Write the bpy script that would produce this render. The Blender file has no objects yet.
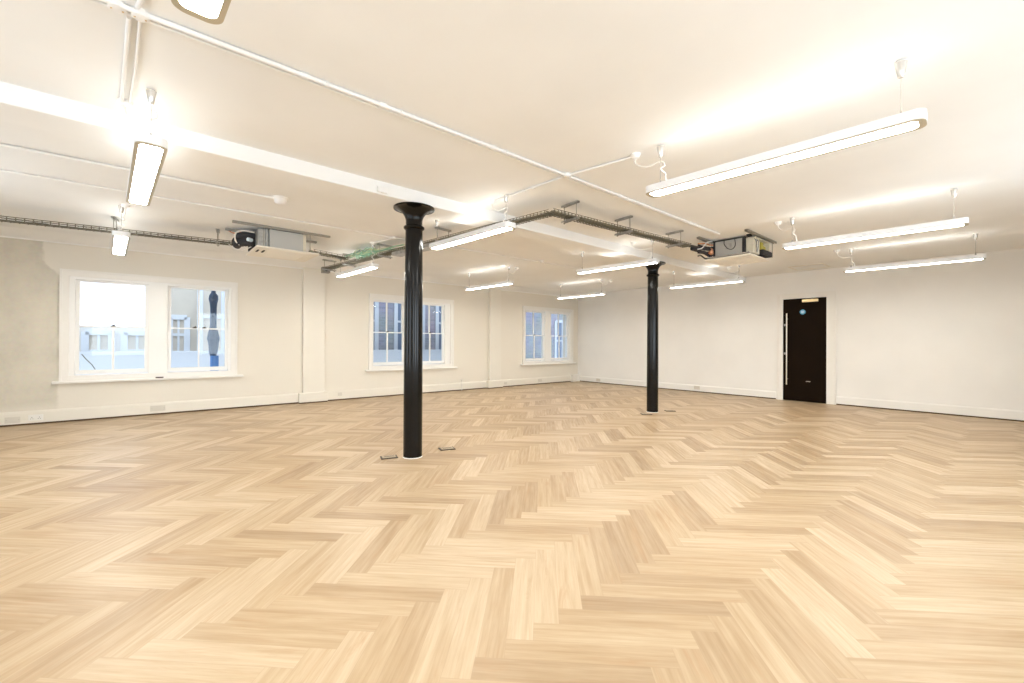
import bpy, bmesh, math, random
from mathutils import Vector, Matrix
random.seed(7)
D = bpy.data
COL = bpy.context.scene.collection
SC = bpy.context.scene

# ------------------------------------------------------------------ camera, sky, fill light, exposure
cam_d = D.cameras.new('camera'); cam = D.objects.new('camera', cam_d); COL.objects.link(cam); SC.camera = cam
cam_d.sensor_fit = 'HORIZONTAL'; cam_d.sensor_width = 36.0; cam_d.lens = 15.053
cam_d.clip_start = 0.02; cam_d.clip_end = 200
_r = Vector((.75524886, -.65541726, .00523173)); _u = Vector((-.00625785, .00077111, .99998012)); _f = Vector((.65540827, .75526659, .00351912))
m = Matrix((_r, _u, -_f)).transposed().to_4x4(); m.translation = Vector((0, 0, 1.2)); cam.matrix_world = m

W = D.worlds.new('sky'); SC.world = W; W.use_nodes = True
bg = W.node_tree.nodes['Background']; bg.inputs[0].default_value = (.72, .84, 1.0, 1); bg.inputs[1].default_value = 1.5

def area(name, loc, size, rot, power, col):
    l = D.lights.new(name, 'AREA'); l.shape = 'RECTANGLE'; l.size, l.size_y = size; l.energy = power; l.color = col
    o = D.objects.new(name, l); COL.objects.link(o); o.location = loc; o.rotation_euler = rot; return o
# added fill lights outside openings made up in the two walls behind the camera
FILL_COL = (.80, .91, 1.0)
area('fill_west', (-2.7, 4.0, 1.5), (1.6, 5.0), (0, math.radians(-90), 0), 62, FILL_COL)
area('fill_south', (2.2, -2.15, 1.5), (7.8, 1.6), (math.radians(90), 0, 0), 185, FILL_COL)

vs = SC.view_settings
vs.view_transform = 'Standard'; vs.look = 'None'; vs.gamma = 1.0; vs.use_curve_mapping = False
vs.exposure = 0.76
LAMP_COL = (1.0, .98, .92); LAMP_DOWN = 33.5; LAMP_UP = 3.0

# ------------------------------------------------------------------ node helpers and materials
def mat(name, col=(.8, .8, .8), rough=.5, metal=0.0, **kw):
    M = D.materials.new(name); M.use_nodes = True; b = M.node_tree.nodes['Principled BSDF']
    b.inputs['Base Color'].default_value = (*col, 1); b.inputs['Roughness'].default_value = rough; b.inputs['Metallic'].default_value = metal
    for k, v in kw.items(): b.inputs[k.replace('_', ' ')].default_value = v
    return M
def nd(M, t, **kw):
    n = M.node_tree.nodes.new(t)
    for k, v in kw.items(): setattr(n, k, v)
    return n
def lk(M, a, b): M.node_tree.links.new(a, b)
def bsdf(M): return M.node_tree.nodes['Principled BSDF']
def noise(M, vec, scale, detail=3, rough=.5):
    n = nd(M, 'ShaderNodeTexNoise'); n.inputs['Scale'].default_value = scale; n.inputs['Detail'].default_value = detail
    n.inputs['Roughness'].default_value = rough
    if vec is not None: lk(M, vec, n.inputs['Vector'])
    return n
def ramp(M, fac, stops):
    n = nd(M, 'ShaderNodeValToRGB'); e = n.color_ramp.elements
    e[0].position, e[0].color = stops[0][0], (*stops[0][1], 1); e[1].position, e[1].color = stops[-1][0], (*stops[-1][1], 1)
    for p, c in stops[1:-1]:
        x = e.new(p); x.color = (*c, 1)
    lk(M, fac, n.inputs[0]); return n
def mixc(M, fac, a, b, mode='MIX'):
    n = nd(M, 'ShaderNodeMix', data_type='RGBA', blend_type=mode)
    for sock, v in ((n.inputs[0], fac), (n.inputs[6], a), (n.inputs[7], b)):
        if isinstance(v, (int, float)): sock.default_value = v
        elif isinstance(v, tuple): sock.default_value = (*v, 1)
        else: lk(M, v, sock)
    return n.outputs[2]
def math_(M, op, a, b=None, c=None):
    n = nd(M, 'ShaderNodeMath', operation=op)
    for i, v in enumerate((a, b, c)):
        if v is None: continue
        if isinstance(v, (int, float)): n.inputs[i].default_value = v
        else: lk(M, v, n.inputs[i])
    return n.outputs[0]
def bump(M, h, strength, dist=.01):
    n = nd(M, 'ShaderNodeBump'); n.inputs['Strength'].default_value = strength; n.inputs['Distance'].default_value = dist
    lk(M, h, n.inputs['Height']); lk(M, n.outputs[0], bsdf(M).inputs['Normal'])
def paint(name, col, rough=.55, var=.02, bs=.15):
    M = mat(name, col, rough); tc = nd(M, 'ShaderNodeTexCoord').outputs['Object']
    n = noise(M, tc, 1.3, 4)
    lk(M, ramp(M, n.outputs[0], [(.35, tuple(c*(1-var) for c in col)), (.65, tuple(min(1, c*(1+var)) for c in col))]).outputs[0], bsdf(M).inputs['Base Color'])
    bump(M, noise(M, tc, 60, 3).outputs[0], bs, .002); return M

M_CEIL = paint('ceiling_paint', (.875, .87, .85), .7)
M_WALLR = paint('wall_paint', (.86, .84, .80), .6)
M_TRIM = paint('trim_gloss', (.86, .83, .775), .35, .01, .05)
M_SASH = paint('sash_gloss', (.88, .87, .84), .3, .01, .05)
# window wall: paint, with the bare grey plaster patch at its left end
M_WALLL = mat('window_wall_paint', (.8, .75, .66), .6)
tc = nd(M_WALLL, 'ShaderNodeTexCoord').outputs['Object']; sp = nd(M_WALLL, 'ShaderNodeSeparateXYZ'); lk(M_WALLL, tc, sp.inputs[0])
n1 = noise(M_WALLL, tc, 6, 5, .6); n2 = noise(M_WALLL, tc, 1.6, 5, .65); n3 = noise(M_WALLL, tc, 25, 4)
edge = math_(M_WALLL, 'ADD', sp.outputs[0], math_(M_WALLL, 'MULTIPLY', math_(M_WALLL, 'SUBTRACT', n1.outputs[0], .5), .10))
# patch edge: s < .46 above z 2.2, s < .58 lower down
stp = nd(M_WALLL, 'ShaderNodeMapRange', interpolation_type='SMOOTHSTEP'); lk(M_WALLL, sp.outputs[2], stp.inputs[0])
for i, v in ((1, 2.12), (2, 2.38), (3, .60), (4, .44)): stp.inputs[i].default_value = v
mk = nd(M_WALLL, 'ShaderNodeMapRange', interpolation_type='SMOOTHSTEP'); lk(M_WALLL, math_(M_WALLL, 'SUBTRACT', edge, stp.outputs[0]), mk.inputs[0])
for i, v in ((1, -.03), (2, .015), (3, 1), (4, 0)): mk.inputs[i].default_value = v
low = nd(M_WALLL, 'ShaderNodeMapRange'); lk(M_WALLL, math_(M_WALLL, 'ADD', sp.outputs[2], math_(M_WALLL, 'MULTIPLY', n2.outputs[0], .3)), low.inputs[0])
for i, v in ((1, .30), (2, .46), (3, 0), (4, 1)): low.inputs[i].default_value = v
pm = math_(M_WALLL, 'MULTIPLY', mk.outputs[0], low.outputs[0])
pl = ramp(M_WALLL, n2.outputs[0], [(.3, (.57, .53, .45)), (.5, (.66, .61, .51)), (.7, (.72, .66, .55))])
pl2 = mixc(M_WALLL, .18, pl.outputs[0], n3.outputs[1], 'SOFT_LIGHT')
lk(M_WALLL, mixc(M_WALLL, pm, (.785, .735, .64), pl2), bsdf(M_WALLL).inputs['Base Color'])
bump(M_WALLL, n3.outputs[0], .2, .003)

M_SKL = paint('skirting_paint_window_wall', (.80, .755, .665), .5)
# oak floor planks (UV: metres along, metres across; colour attribute: per plank tone)
M_OAK = mat('oak_planks', (.7, .55, .38), .38); b = bsdf(M_OAK); b.inputs['Specular IOR Level'].default_value = .42
uv = nd(M_OAK, 'ShaderNodeUVMap', uv_map='UVMap').outputs[0]
at = nd(M_OAK, 'ShaderNodeAttribute', attribute_name='tone'); sc = nd(M_OAK, 'ShaderNodeSeparateColor'); lk(M_OAK, at.outputs[0], sc.inputs[0])
off = nd(M_OAK, 'ShaderNodeCombineXYZ'); lk(M_OAK, math_(M_OAK, 'MULTIPLY', sc.outputs[1], 40), off.inputs[0]); lk(M_OAK, math_(M_OAK, 'MULTIPLY', sc.outputs[2], 40), off.inputs[1])
va = nd(M_OAK, 'ShaderNodeVectorMath', operation='ADD'); lk(M_OAK, uv, va.inputs[0]); lk(M_OAK, off.outputs[0], va.inputs[1])
def mapv(M, v, s):
    n = nd(M, 'ShaderNodeVectorMath', operation='MULTIPLY'); lk(M, v, n.inputs[0]); n.inputs[1].default_value = s; return n.outputs[0]
g1 = noise(M_OAK, mapv(M_OAK, va.outputs[0], (2.2, 42, 1)), 1.0, 5, .6)
g2 = noise(M_OAK, mapv(M_OAK, va.outputs[0], (9, 230, 1)), 1.0, 3, .6)
g3 = noise(M_OAK, mapv(M_OAK, va.outputs[0], (1.3, 12, 1)), 1.0, 4, .6); g3.inputs['Distortion'].default_value = .8
tone = ramp(M_OAK, sc.outputs[0], [(0, (.36, .243, .133)), (.3, (.425, .298, .167)), (.62, (.48, .354, .213)), (1, (.56, .435, .288))])
f1 = nd(M_OAK, 'ShaderNodeMapRange'); lk(M_OAK, math_(M_OAK, 'ADD', math_(M_OAK, 'MULTIPLY', g1.outputs[0], .6), math_(M_OAK, 'MULTIPLY', g3.outputs[0], .4)), f1.inputs[0])
for i, v in ((1, .36), (2, .62), (3, 0), (4, 1)): f1.inputs[i].default_value = v
c1 = mixc(M_OAK, f1.outputs[0], mixc(M_OAK, 1.0, tone.outputs[0], (.86, .81, .76), 'MULTIPLY'), mixc(M_OAK, .12, tone.outputs[0], (.85, .72, .55)))
f2 = nd(M_OAK, 'ShaderNodeMapRange'); lk(M_OAK, g2.outputs[0], f2.inputs[0])
for i, v in ((1, .3), (2, .48), (3, .16), (4, 0)): f2.inputs[i].default_value = v
c2 = mixc(M_OAK, f2.outputs[0], c1, (.34, .23, .14))
sv = nd(M_OAK, 'ShaderNodeSeparateXYZ'); lk(M_OAK, uv, sv.inputs[0])
PW, PL = .1092, .655
ev = math_(M_OAK, 'MINIMUM', sv.outputs[1], math_(M_OAK, 'SUBTRACT', PW, sv.outputs[1]))
eu = math_(M_OAK, 'MINIMUM', sv.outputs[0], math_(M_OAK, 'SUBTRACT', PL, sv.outputs[0]))
ed = nd(M_OAK, 'ShaderNodeMapRange'); lk(M_OAK, math_(M_OAK, 'MINIMUM', ev, eu), ed.inputs[0])
for i, v in ((1, 0), (2, .0016), (3, .45), (4, 0)): ed.inputs[i].default_value = v
g4 = noise(M_OAK, mapv(M_OAK, va.outputs[0], (1.7, 17, 1)), 1.0, 4, .65); g4.inputs['Distortion'].default_value = 1.2
f4 = nd(M_OAK, 'ShaderNodeMapRange'); lk(M_OAK, g4.outputs[0], f4.inputs[0])
for i, v in ((1, .56), (2, .74), (3, 0), (4, .55)): f4.inputs[i].default_value = v
c2 = mixc(M_OAK, f4.outputs[0], c2, (.40, .235, .115))
lk(M_OAK, mixc(M_OAK, ed.outputs[0], c2, (.33, .22, .13)), b.inputs['Base Color'])
rr = nd(M_OAK, 'ShaderNodeMapRange'); lk(M_OAK, g1.outputs[0], rr.inputs[0])
for i, v in ((1, .3), (2, .7), (3, .46), (4, .36)): rr.inputs[i].default_value = v
lk(M_OAK, rr.outputs[0], b.inputs['Roughness'])
bump(M_OAK, g2.outputs[0], .06, .002)

M_IRON = mat('black_gloss_paint', (.005, .004, .003), .17, 0, Specular_IOR_Level=.25)
tci = nd(M_IRON, 'ShaderNodeTexCoord').outputs['Object']; bump(M_IRON, noise(M_IRON, tci, 35, 3).outputs[0], .10, .002)
M_SEAL = mat('white_sealant', (.85, .84, .8), .5)
M_GALV = mat('galvanised_steel', (.46, .45, .42), .42, .75)
tg = nd(M_GALV, 'ShaderNodeTexCoord').outputs['Object']
lk(M_GALV, ramp(M_GALV, noise(M_GALV, tg, 18, 3).outputs[0], [(.35, (.38, .37, .345)), (.65, (.54, .53, .50))]).outputs[0], bsdf(M_GALV).inputs['Base Color'])
M_SHEET = mat('grey_sheet_metal', (.50, .49, .455), .5, .25)
M_STRUT = mat('strut_channel', (.36, .34, .29), .5, .6)
M_WIRE = mat('basket_wire', (.17, .155, .115), .5, .4)
M_TRAYC = mat('grey_cables', (.21, .185, .125), .6)
M_DARK = mat('dark_slot', (.02, .018, .016), .8)
M_INSUL = mat('black_pipe_insulation', (.025, .024, .027), .75)
M_COPPER = mat('bare_copper', (.75, .38, .22), .35, .9)
M_GREEN = mat('green_cables', (.25, .48, .35), .5)
M_PALEG = mat('pale_green_cables', (.50, .58, .36), .5)
M_WCABLE = mat('white_cable', (.86, .84, .8), .4)
M_PVC = mat('white_conduit', (.87, .855, .83), .3)
M_LAMP = mat('white_lamp_housing', (.88, .88, .88), .3)
M_RIM = mat('satin_rim', (.52, .46, .34), .4, .3)
M_CUP = mat('silver_cup', (.72, .70, .66), .25, .7)
M_BRASS = mat('brass', (.80, .62, .34), .3, .9)
M_STEEL = mat('brushed_steel', (.78, .70, .56), .28, .9)
M_FACIA = paint('facia_plastic', (.84, .79, .69), .4, .01, .02)
M_CREAM = mat('cream_cover', (.80, .74, .58), .45)
M_YELL = mat('yellow_components', (.50, .42, .06), .5)
M_DOOR = paint('door_black_brown', (.011, .006, .003), .5, .1, .05); bsdf(M_DOOR).inputs['Specular IOR Level'].default_value = .04
M_BLUE = mat('sign_blue', (.05, .30, .50), .4)
M_SWHITE = mat('sign_white', (.75, .85, .9), .4)
M_SOCK = mat('socket_white', (.82, .80, .75), .3)
M_SOCKG = mat('socket_blank_beige', (.69, .645, .56), .5)
M_FBOX = mat('floor_box_frame', (.075, .05, .03), .45, .3)
M_FLID = mat('floor_box_lid', (.44, .36, .25), .5)
M_GAP = mat('sub_floor_and_gap_shade', (.10, .055, .025), .8)  # dark sub floor, and the painted shade under the skirting
def emis(name, col, s):
    M = D.materials.new(name); M.use_nodes = True; nt = M.node_tree; nt.nodes.clear()
    o = nt.nodes.new('ShaderNodeOutputMaterial'); e = nt.nodes.new('ShaderNodeEmission'); e.inputs[0].default_value = (*col, 1); e.inputs[1].default_value = s
    nt.links.new(e.outputs[0], o.inputs[0]); return M
M_EDN = emis('lamp_diffuser', LAMP_COL, LAMP_DOWN); M_EUP = emis('lamp_uplight', LAMP_COL, LAMP_UP)
M_GLASS = D.materials.new('pane_glass'); M_GLASS.use_nodes = True; nt = M_GLASS.node_tree; nt.nodes.clear()
_o = nt.nodes.new('ShaderNodeOutputMaterial'); _t = nt.nodes.new('ShaderNodeBsdfTransparent'); _g = nt.nodes.new('ShaderNodeBsdfGlossy'); _mx = nt.nodes.new('ShaderNodeMixShader'); _fr = nt.nodes.new('ShaderNodeLayerWeight'); _pw = nt.nodes.new('ShaderNodeMath'); _ad = nt.nodes.new('ShaderNodeMath')
_g.inputs['Roughness'].default_value = .02; _t.inputs[0].default_value = (.94, .96, .97, 1); _fr.inputs[0].default_value = .5; _pw.operation = 'POWER'; _pw.inputs[1].default_value = 5; _ad.operation = 'MULTIPLY_ADD'; _ad.inputs[1].default_value = .8; _ad.inputs[2].default_value = .018
nt.links.new(_fr.outputs['Facing'], _pw.inputs[0]); nt.links.new(_pw.outputs[0], _ad.inputs[0]); nt.links.new(_ad.outputs[0], _mx.inputs[0]); nt.links.new(_t.outputs[0], _mx.inputs[1]); nt.links.new(_g.outputs[0], _mx.inputs[2]); nt.links.new(_mx.outputs[0], _o.inputs[0])
# outside
M_BRICK = mat('grey_brick', (.3, .3, .3), .8)
_tb = nd(M_BRICK, 'ShaderNodeTexCoord').outputs['Object']; _sx = nd(M_BRICK, 'ShaderNodeSeparateXYZ'); lk(M_BRICK, _tb, _sx.inputs[0])
_cx = nd(M_BRICK, 'ShaderNodeCombineXYZ'); lk(M_BRICK, _sx.outputs[0], _cx.inputs[0]); lk(M_BRICK, _sx.outputs[2], _cx.inputs[1])
_bk = nd(M_BRICK, 'ShaderNodeTexBrick'); lk(M_BRICK, _cx.outputs[0], _bk.inputs['Vector']); _bk.inputs['Scale'].default_value = 1.0
_bk.inputs['Brick Width'].default_value = .23; _bk.inputs['Row Height'].default_value = .075; _bk.inputs['Mortar Size'].default_value = .008
_bk.inputs['Color1'].default_value = (.33, .315, .33, 1); _bk.inputs['Color2'].default_value = (.235, .235, .265, 1); _bk.inputs['Mortar'].default_value = (.30, .31, .35, 1)
_bn = noise(M_BRICK, _tb, 1.2, 4); lk(M_BRICK, mixc(M_BRICK, .5, _bk.outputs[0], _bn.outputs[1], 'SOFT_LIGHT'), bsdf(M_BRICK).inputs['Base Color'])
M_RENDER = paint('white_outside_render', (.74, .71, .67), .8, .06)
M_BUFF = paint('buff_outside_render', (.62, .55, .46), .8, .08)
M_OUTW = mat('outside_white_paint', (.56, .58, .62), .5)
M_OUTP = mat('outside_pale_paint', (.74, .76, .80), .5)
M_OUTG = mat('outside_window_glass', (.16, .20, .28), .1)
M_CURT = paint('outside_pale_curtain', (.74, .66, .56), .8, .08)
M_YARD = paint('yard_concrete', (.4, .4, .4), .9)
M_PIPE = mat('dark_blue_wrap', (.025, .055, .12), .45)
M_PIPEL = mat('light_blue_wrap', (.09, .23, .55), .5)

# ------------------------------------------------------------------ mesh helpers
class MB:
    def __init__(s): s.bm = bmesh.new()
    def box(s, x0, x1, y0, y1, z0, z1, bev=0):
        r = bmesh.ops.create_cube(s.bm, size=1)['verts']
        for v in r: v.co = Vector(((x0+x1)/2 + v.co.x*(x1-x0), (y0+y1)/2 + v.co.y*(y1-y0), (z0+z1)/2 + v.co.z*(z1-z0)))
        if bev:
            es = list({e for v in r for e in v.link_edges})
            bmesh.ops.bevel(s.bm, geom=es, offset=bev, segments=2, affect='EDGES', profile=.5)
        return s
    def cyl(s, a, b, r, n=12, r2=None, cap=True):
        a, b = Vector(a), Vector(b); d = b-a; q = d.to_track_quat('Z', 'Y').to_matrix().to_4x4(); q.translation = (a+b)/2
        bmesh.ops.create_cone(s.bm, cap_ends=cap, segments=n, radius1=r, radius2=r if r2 is None else r2, depth=d.length, matrix=q); return s
    def tube(s, pts, r, n=8):
        pts = [Vector(p) for p in pts]; rings = []; up = Vector((0, 0, 1))
        for i, p in enumerate(pts):
            t = (pts[min(i+1, len(pts)-1)] - pts[max(i-1, 0)]).normalized()
            a = t.cross(up); 
            if a.length < .05: a = t.cross(Vector((1, 0, 0)))
            a.normalize(); c = t.cross(a)
            rings.append([s.bm.verts.new(p + r*(math.cos(k*2*math.pi/n)*a + math.sin(k*2*math.pi/n)*c)) for k in range(n)])
        for A, B in zip(rings, rings[1:]):
            best = min(range(n), key=lambda o: (A[0].co-B[o].co).length)
            for k in range(n): s.bm.faces.new((A[k], A[(k+1) % n], B[(k+1+best) % n], B[(k+best) % n]))
        s.bm.faces.new(rings[0]); s.bm.faces.new(rings[-1]); return s
    def lathe(s, prof, c=(0, 0, 0), n=40, squash=(1, 1)):
        rings = []
        for r, z in prof:
            rings.append([s.bm.verts.new((c[0]+r*squash[0]*math.cos(k*2*math.pi/n), c[1]+r*squash[1]*math.sin(k*2*math.pi/n), c[2]+z)) for k in range(n)])
        for A, B in zip(rings, rings[1:]):
            for k in range(n): s.bm.faces.new((A[k], A[(k+1) % n], B[(k+1) % n], B[k]))
        s.bm.faces.new(rings[0]); s.bm.faces.new(rings[-1]); return s
    def prism(s, poly, axis, a0, a1):
        """poly of 2-D points swept along axis ('x': poly is (y,z); 'y': (x,z); 'z': (x,y))"""
        def P(p, a): return {'x': (a, p[0], p[1]), 'y': (p[0], a, p[1]), 'z': (p[0], p[1], a)}[axis]
        A = [s.bm.verts.new(P(p, a0)) for p in poly]; B = [s.bm.verts.new(P(p, a1)) for p in poly]; n = len(poly)
        s.bm.faces.new(A); s.bm.faces.new(B)
        for k in range(n): s.bm.faces.new((A[k], A[(k+1) % n], B[(k+1) % n], B[k]))
        return s
    def holes(s, x0, x1, z0, z1, y0, y1, rects):
        """slab in the xz plane between y0 and y1 with rectangular openings (x0,x1,z0,z1)"""
        xs = sorted({x0, x1, *[v for r in rects for v in r[:2]]}); zs = sorted({z0, z1, *[v for r in rects for v in r[2:]]})
        vc = {}
        def V(x, y, z):
            k = (round(x, 5), round(y, 5), round(z, 5))
            if k not in vc: vc[k] = s.bm.verts.new(k)
            return vc[k]
        def solid(i, j):
            if i < 0 or j < 0 or i >= len(xs)-1 or j >= len(zs)-1: return False
            cx, cz = (xs[i]+xs[i+1])/2, (zs[j]+zs[j+1])/2
            return not any(r[0] < cx < r[1] and r[2] < cz < r[3] for r in rects)
        for i in range(len(xs)-1):
            for j in range(len(zs)-1):
                if not solid(i, j): continue
                a, b_, c, d = xs[i], xs[i+1], zs[j], zs[j+1]
                s.bm.faces.new((V(a, y0, c), V(b_, y0, c), V(b_, y0, d), V(a, y0, d)))
                s.bm.faces.new((V(a, y1, d), V(b_, y1, d), V(b_, y1, c), V(a, y1, c)))
                if not solid(i-1, j): s.bm.faces.new((V(a, y0, c), V(a, y0, d), V(a, y1, d), V(a, y1, c)))
                if not solid(i+1, j): s.bm.faces.new((V(b_, y0, d), V(b_, y0, c), V(b_, y1, c), V(b_, y1, d)))
                if not solid(i, j-1): s.bm.faces.new((V(a, y0, c), V(a, y1, c), V(b_, y1, c), V(b_, y0, c)))
                if not solid(i, j+1): s.bm.faces.new((V(a, y0, d), V(b_, y0, d), V(b_, y1, d), V(a, y1, d)))
        return s
    def build(s, name, m, parent=None, loc=None, rz=0, smooth=False, label=None):
        bmesh.ops.recalc_face_normals(s.bm, faces=s.bm.faces[:])
        me = D.meshes.new(name); s.bm.to_mesh(me); s.bm.free(); me.materials.append(m)
        if smooth:
            for p in me.polygons: p.use_smooth = True
            me.set_sharp_from_angle(angle=math.radians(40))
        o = D.objects.new(name, me); COL.objects.link(o)
        if parent: o.parent = parent
        if loc: o.location = loc
        o.rotation_euler.z = rz
        if label: o['label'] = label
        return o
def empty(name, loc=(0, 0, 0), rz=0):
    o = D.objects.new(name, None); COL.objects.link(o); o.location = loc; o.rotation_euler.z = rz; o.empty_display_size = .05; return o
def tag(o, label, cat, group=None, kind=None):
    o['label'] = label; o['category'] = cat
    if group: o['group'] = group
    if kind: o['kind'] = kind
    return o
def struct(o, label, cat): return tag(o, label, cat, kind='structure')
def copy_tree(o, parent=None):
    c = o.copy(); COL.objects.link(c)
    if parent: c.parent = parent
    for ch in list(o.children): copy_tree(ch, c)
    return c
def smooth_path(pts, per=6):
    P = [Vector(p) for p in pts]; P = [P[0]*2-P[1]] + P + [P[-1]*2-P[-2]]; out = []
    for i in range(1, len(P)-2):
        a, b_, c, d = P[i-1:i+3]
        for k in range(per):
            t = k/per; out.append(.5*((2*b_) + (c-a)*t + (2*a-5*b_+4*c-d)*t*t + (3*b_-a-3*c+d)*t**3))
    out.append(P[-2]); return out

# ------------------------------------------------------------------ the room
H = 2.74                                    # ceiling height
WA = math.radians(-.9); AO = (-1.5, 9.12)   # window wall: origin of its own frame (x along, y outwards)
XB = 10.53                                  # door wall
X0, Y0 = -2.3, -1.75                        # walls behind the camera
def A(s, d=0, z=0):
    c, n = math.cos(WA), math.sin(WA); return Vector((AO[0]+s*c-d*n, AO[1]+s*n+d*c, z))

# floor: herringbone planks, clipped to the room
def clip(poly, nx, ny, c):                  # keep nx*x+ny*y<=c
    out = []
    for i in range(len(poly)):
        p, q = poly[i], poly[(i+1) % len(poly)]; dp = nx*p[0]+ny*p[1]-c; dq = nx*q[0]+ny*q[1]-c
        if dp <= 0: out.append(p)
        if (dp < 0 < dq) or (dq < 0 < dp):
            t = dp/(dp-dq); out.append(tuple(a+(b_-a)*t for a, b_ in zip(p, q)))
    return out
def make_floor():
    bm = bmesh.new(); uvl = bm.loops.layers.uv.new('UVMap'); cl = bm.loops.layers.float_color.new('tone')
    s2 = math.sqrt(.5); U = (s2, -s2); Vd = (s2, s2)
    u0, v0 = -.031, 1.735
    yw = lambda x: AO[1]+(x-AO[0])*math.tan(WA)
    rnd = random.Random(11)
    def plank(u, v, horiz):
        L_, W_ = PL, PW; t = (rnd.random(), rnd.random(), rnd.random())
        cs = [(0, 0), (L_, 0), (L_, W_), (0, W_)]
        pts = []
        for a, b_ in cs:
            uu, vv = (u+a, v+b_) if horiz else (u+b_, v+a)
            pts.append((uu*U[0]+vv*Vd[0], uu*U[1]+vv*Vd[1], a, b_))
        for nx, ny, c in ((1, 0, XB), (-1, 0, -X0), (0, -1, -Y0), (-math.sin(WA), math.cos(WA), -math.sin(WA)*AO[0]+math.cos(WA)*AO[1])):
            pts = clip(pts, nx, ny, c)
            if len(pts) < 3: return
        ar = abs(sum(pts[i][0]*pts[(i+1) % len(pts)][1]-pts[(i+1) % len(pts)][0]*pts[i][1] for i in range(len(pts))))
        if ar < 1e-6: return
        f = bm.faces.new([bm.verts.new((p[0], p[1], 0)) for p in pts])
        for l, p in zip(f.loops, pts): l[uvl].uv = (p[2], p[3]); l[cl] = (*t, 1)
    for m_ in range(-14, 15):
        for k in range(-120, 160):
            u, v = u0+k*PW+m_*PL, v0+k*PW-m_*PL
            x = u*U[0]+v*Vd[0]; y = u*U[1]+v*Vd[1]
            if not (X0-2 < x < XB+2 and Y0-2 < y < 11.5): continue
            plank(u, v, True); plank(u+PL, v+PW-PL, False)
    for f in bm.faces:
        f.normal_update()
        if f.normal.z < 0: f.normal_flip()
    me = D.meshes.new('floor'); bm.to_mesh(me); bm.free(); me.materials.append(M_OAK)
    o = D.objects.new('floor', me); COL.objects.link(o); return o
struct(make_floor(), 'pale oak herringbone plank floor across the whole room', 'floor')
struct(MB().box(X0-.5, XB+.6, Y0-.5, 9.35, -.25, -.004).build('floor_slab', M_GAP), 'dark sub floor under the herringbone planks', 'floor')
struct(MB().box(X0-.5, XB+.6, Y0-.5, 9.6, H, H+.25).build('ceiling', M_CEIL), 'white painted plaster ceiling', 'ceiling')
BY0, BY1, BZ = 3.915, 4.255, 2.615
struct(MB().box(X0-.2, XB+.02, BY0, BY1, BZ, H+.05, .008).build('ceiling_beam', M_CEIL), 'white boxed beam crossing the ceiling over both columns', 'beam')

# window wall
WINS = [(.60, 2.82), (5.23, 7.38), (9.67, 11.78)]
HOLES = [(a+.09, b_-.09, .62, 2.17) for a, b_ in WINS]
T = .34
def prA(name): return empty(name, (*AO, 0), WA)
wl = MB().holes(-1.2, 12.6, -.25, H+.2, 0, T, HOLES).build('wall_left', M_WALLL, None, (*AO, 0), WA)
struct(wl, 'cream window wall with bare grey plaster at its left end', 'wall')
struct(MB().prism([(-.26, H+.001), (-.19, 2.715), (-.10, 2.672), (-.03, 2.645), (-.03, 2.63), (0.0, 2.63), (0.0, H+.001)], 'x', -1.2, 12.4).build('trim_1', M_CEIL, None, (*AO, 0), WA),
       'shallow coved cornice along the top of the window wall', 'cornice')
for i, (a, b_) in enumerate(((3.90, 4.30), (8.47, 8.83))):
    r = empty('trim_%d' % (i+2), tuple(A((a+b_)/2)), WA); w = (b_-a)/2
    MB().box(-w, w, -.085, .01, .2, 2.66, .006).build('pilaster_shaft', M_SKL, r)
    MB().box(-w-.07, w+.06, -.115, .01, .020, .205, .006).build('plinth', M_SKL, r)
    struct(r, ['cream pilaster between the left and middle windows', 'cream pilaster between the middle and right windows'][i], 'pilaster')

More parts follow.
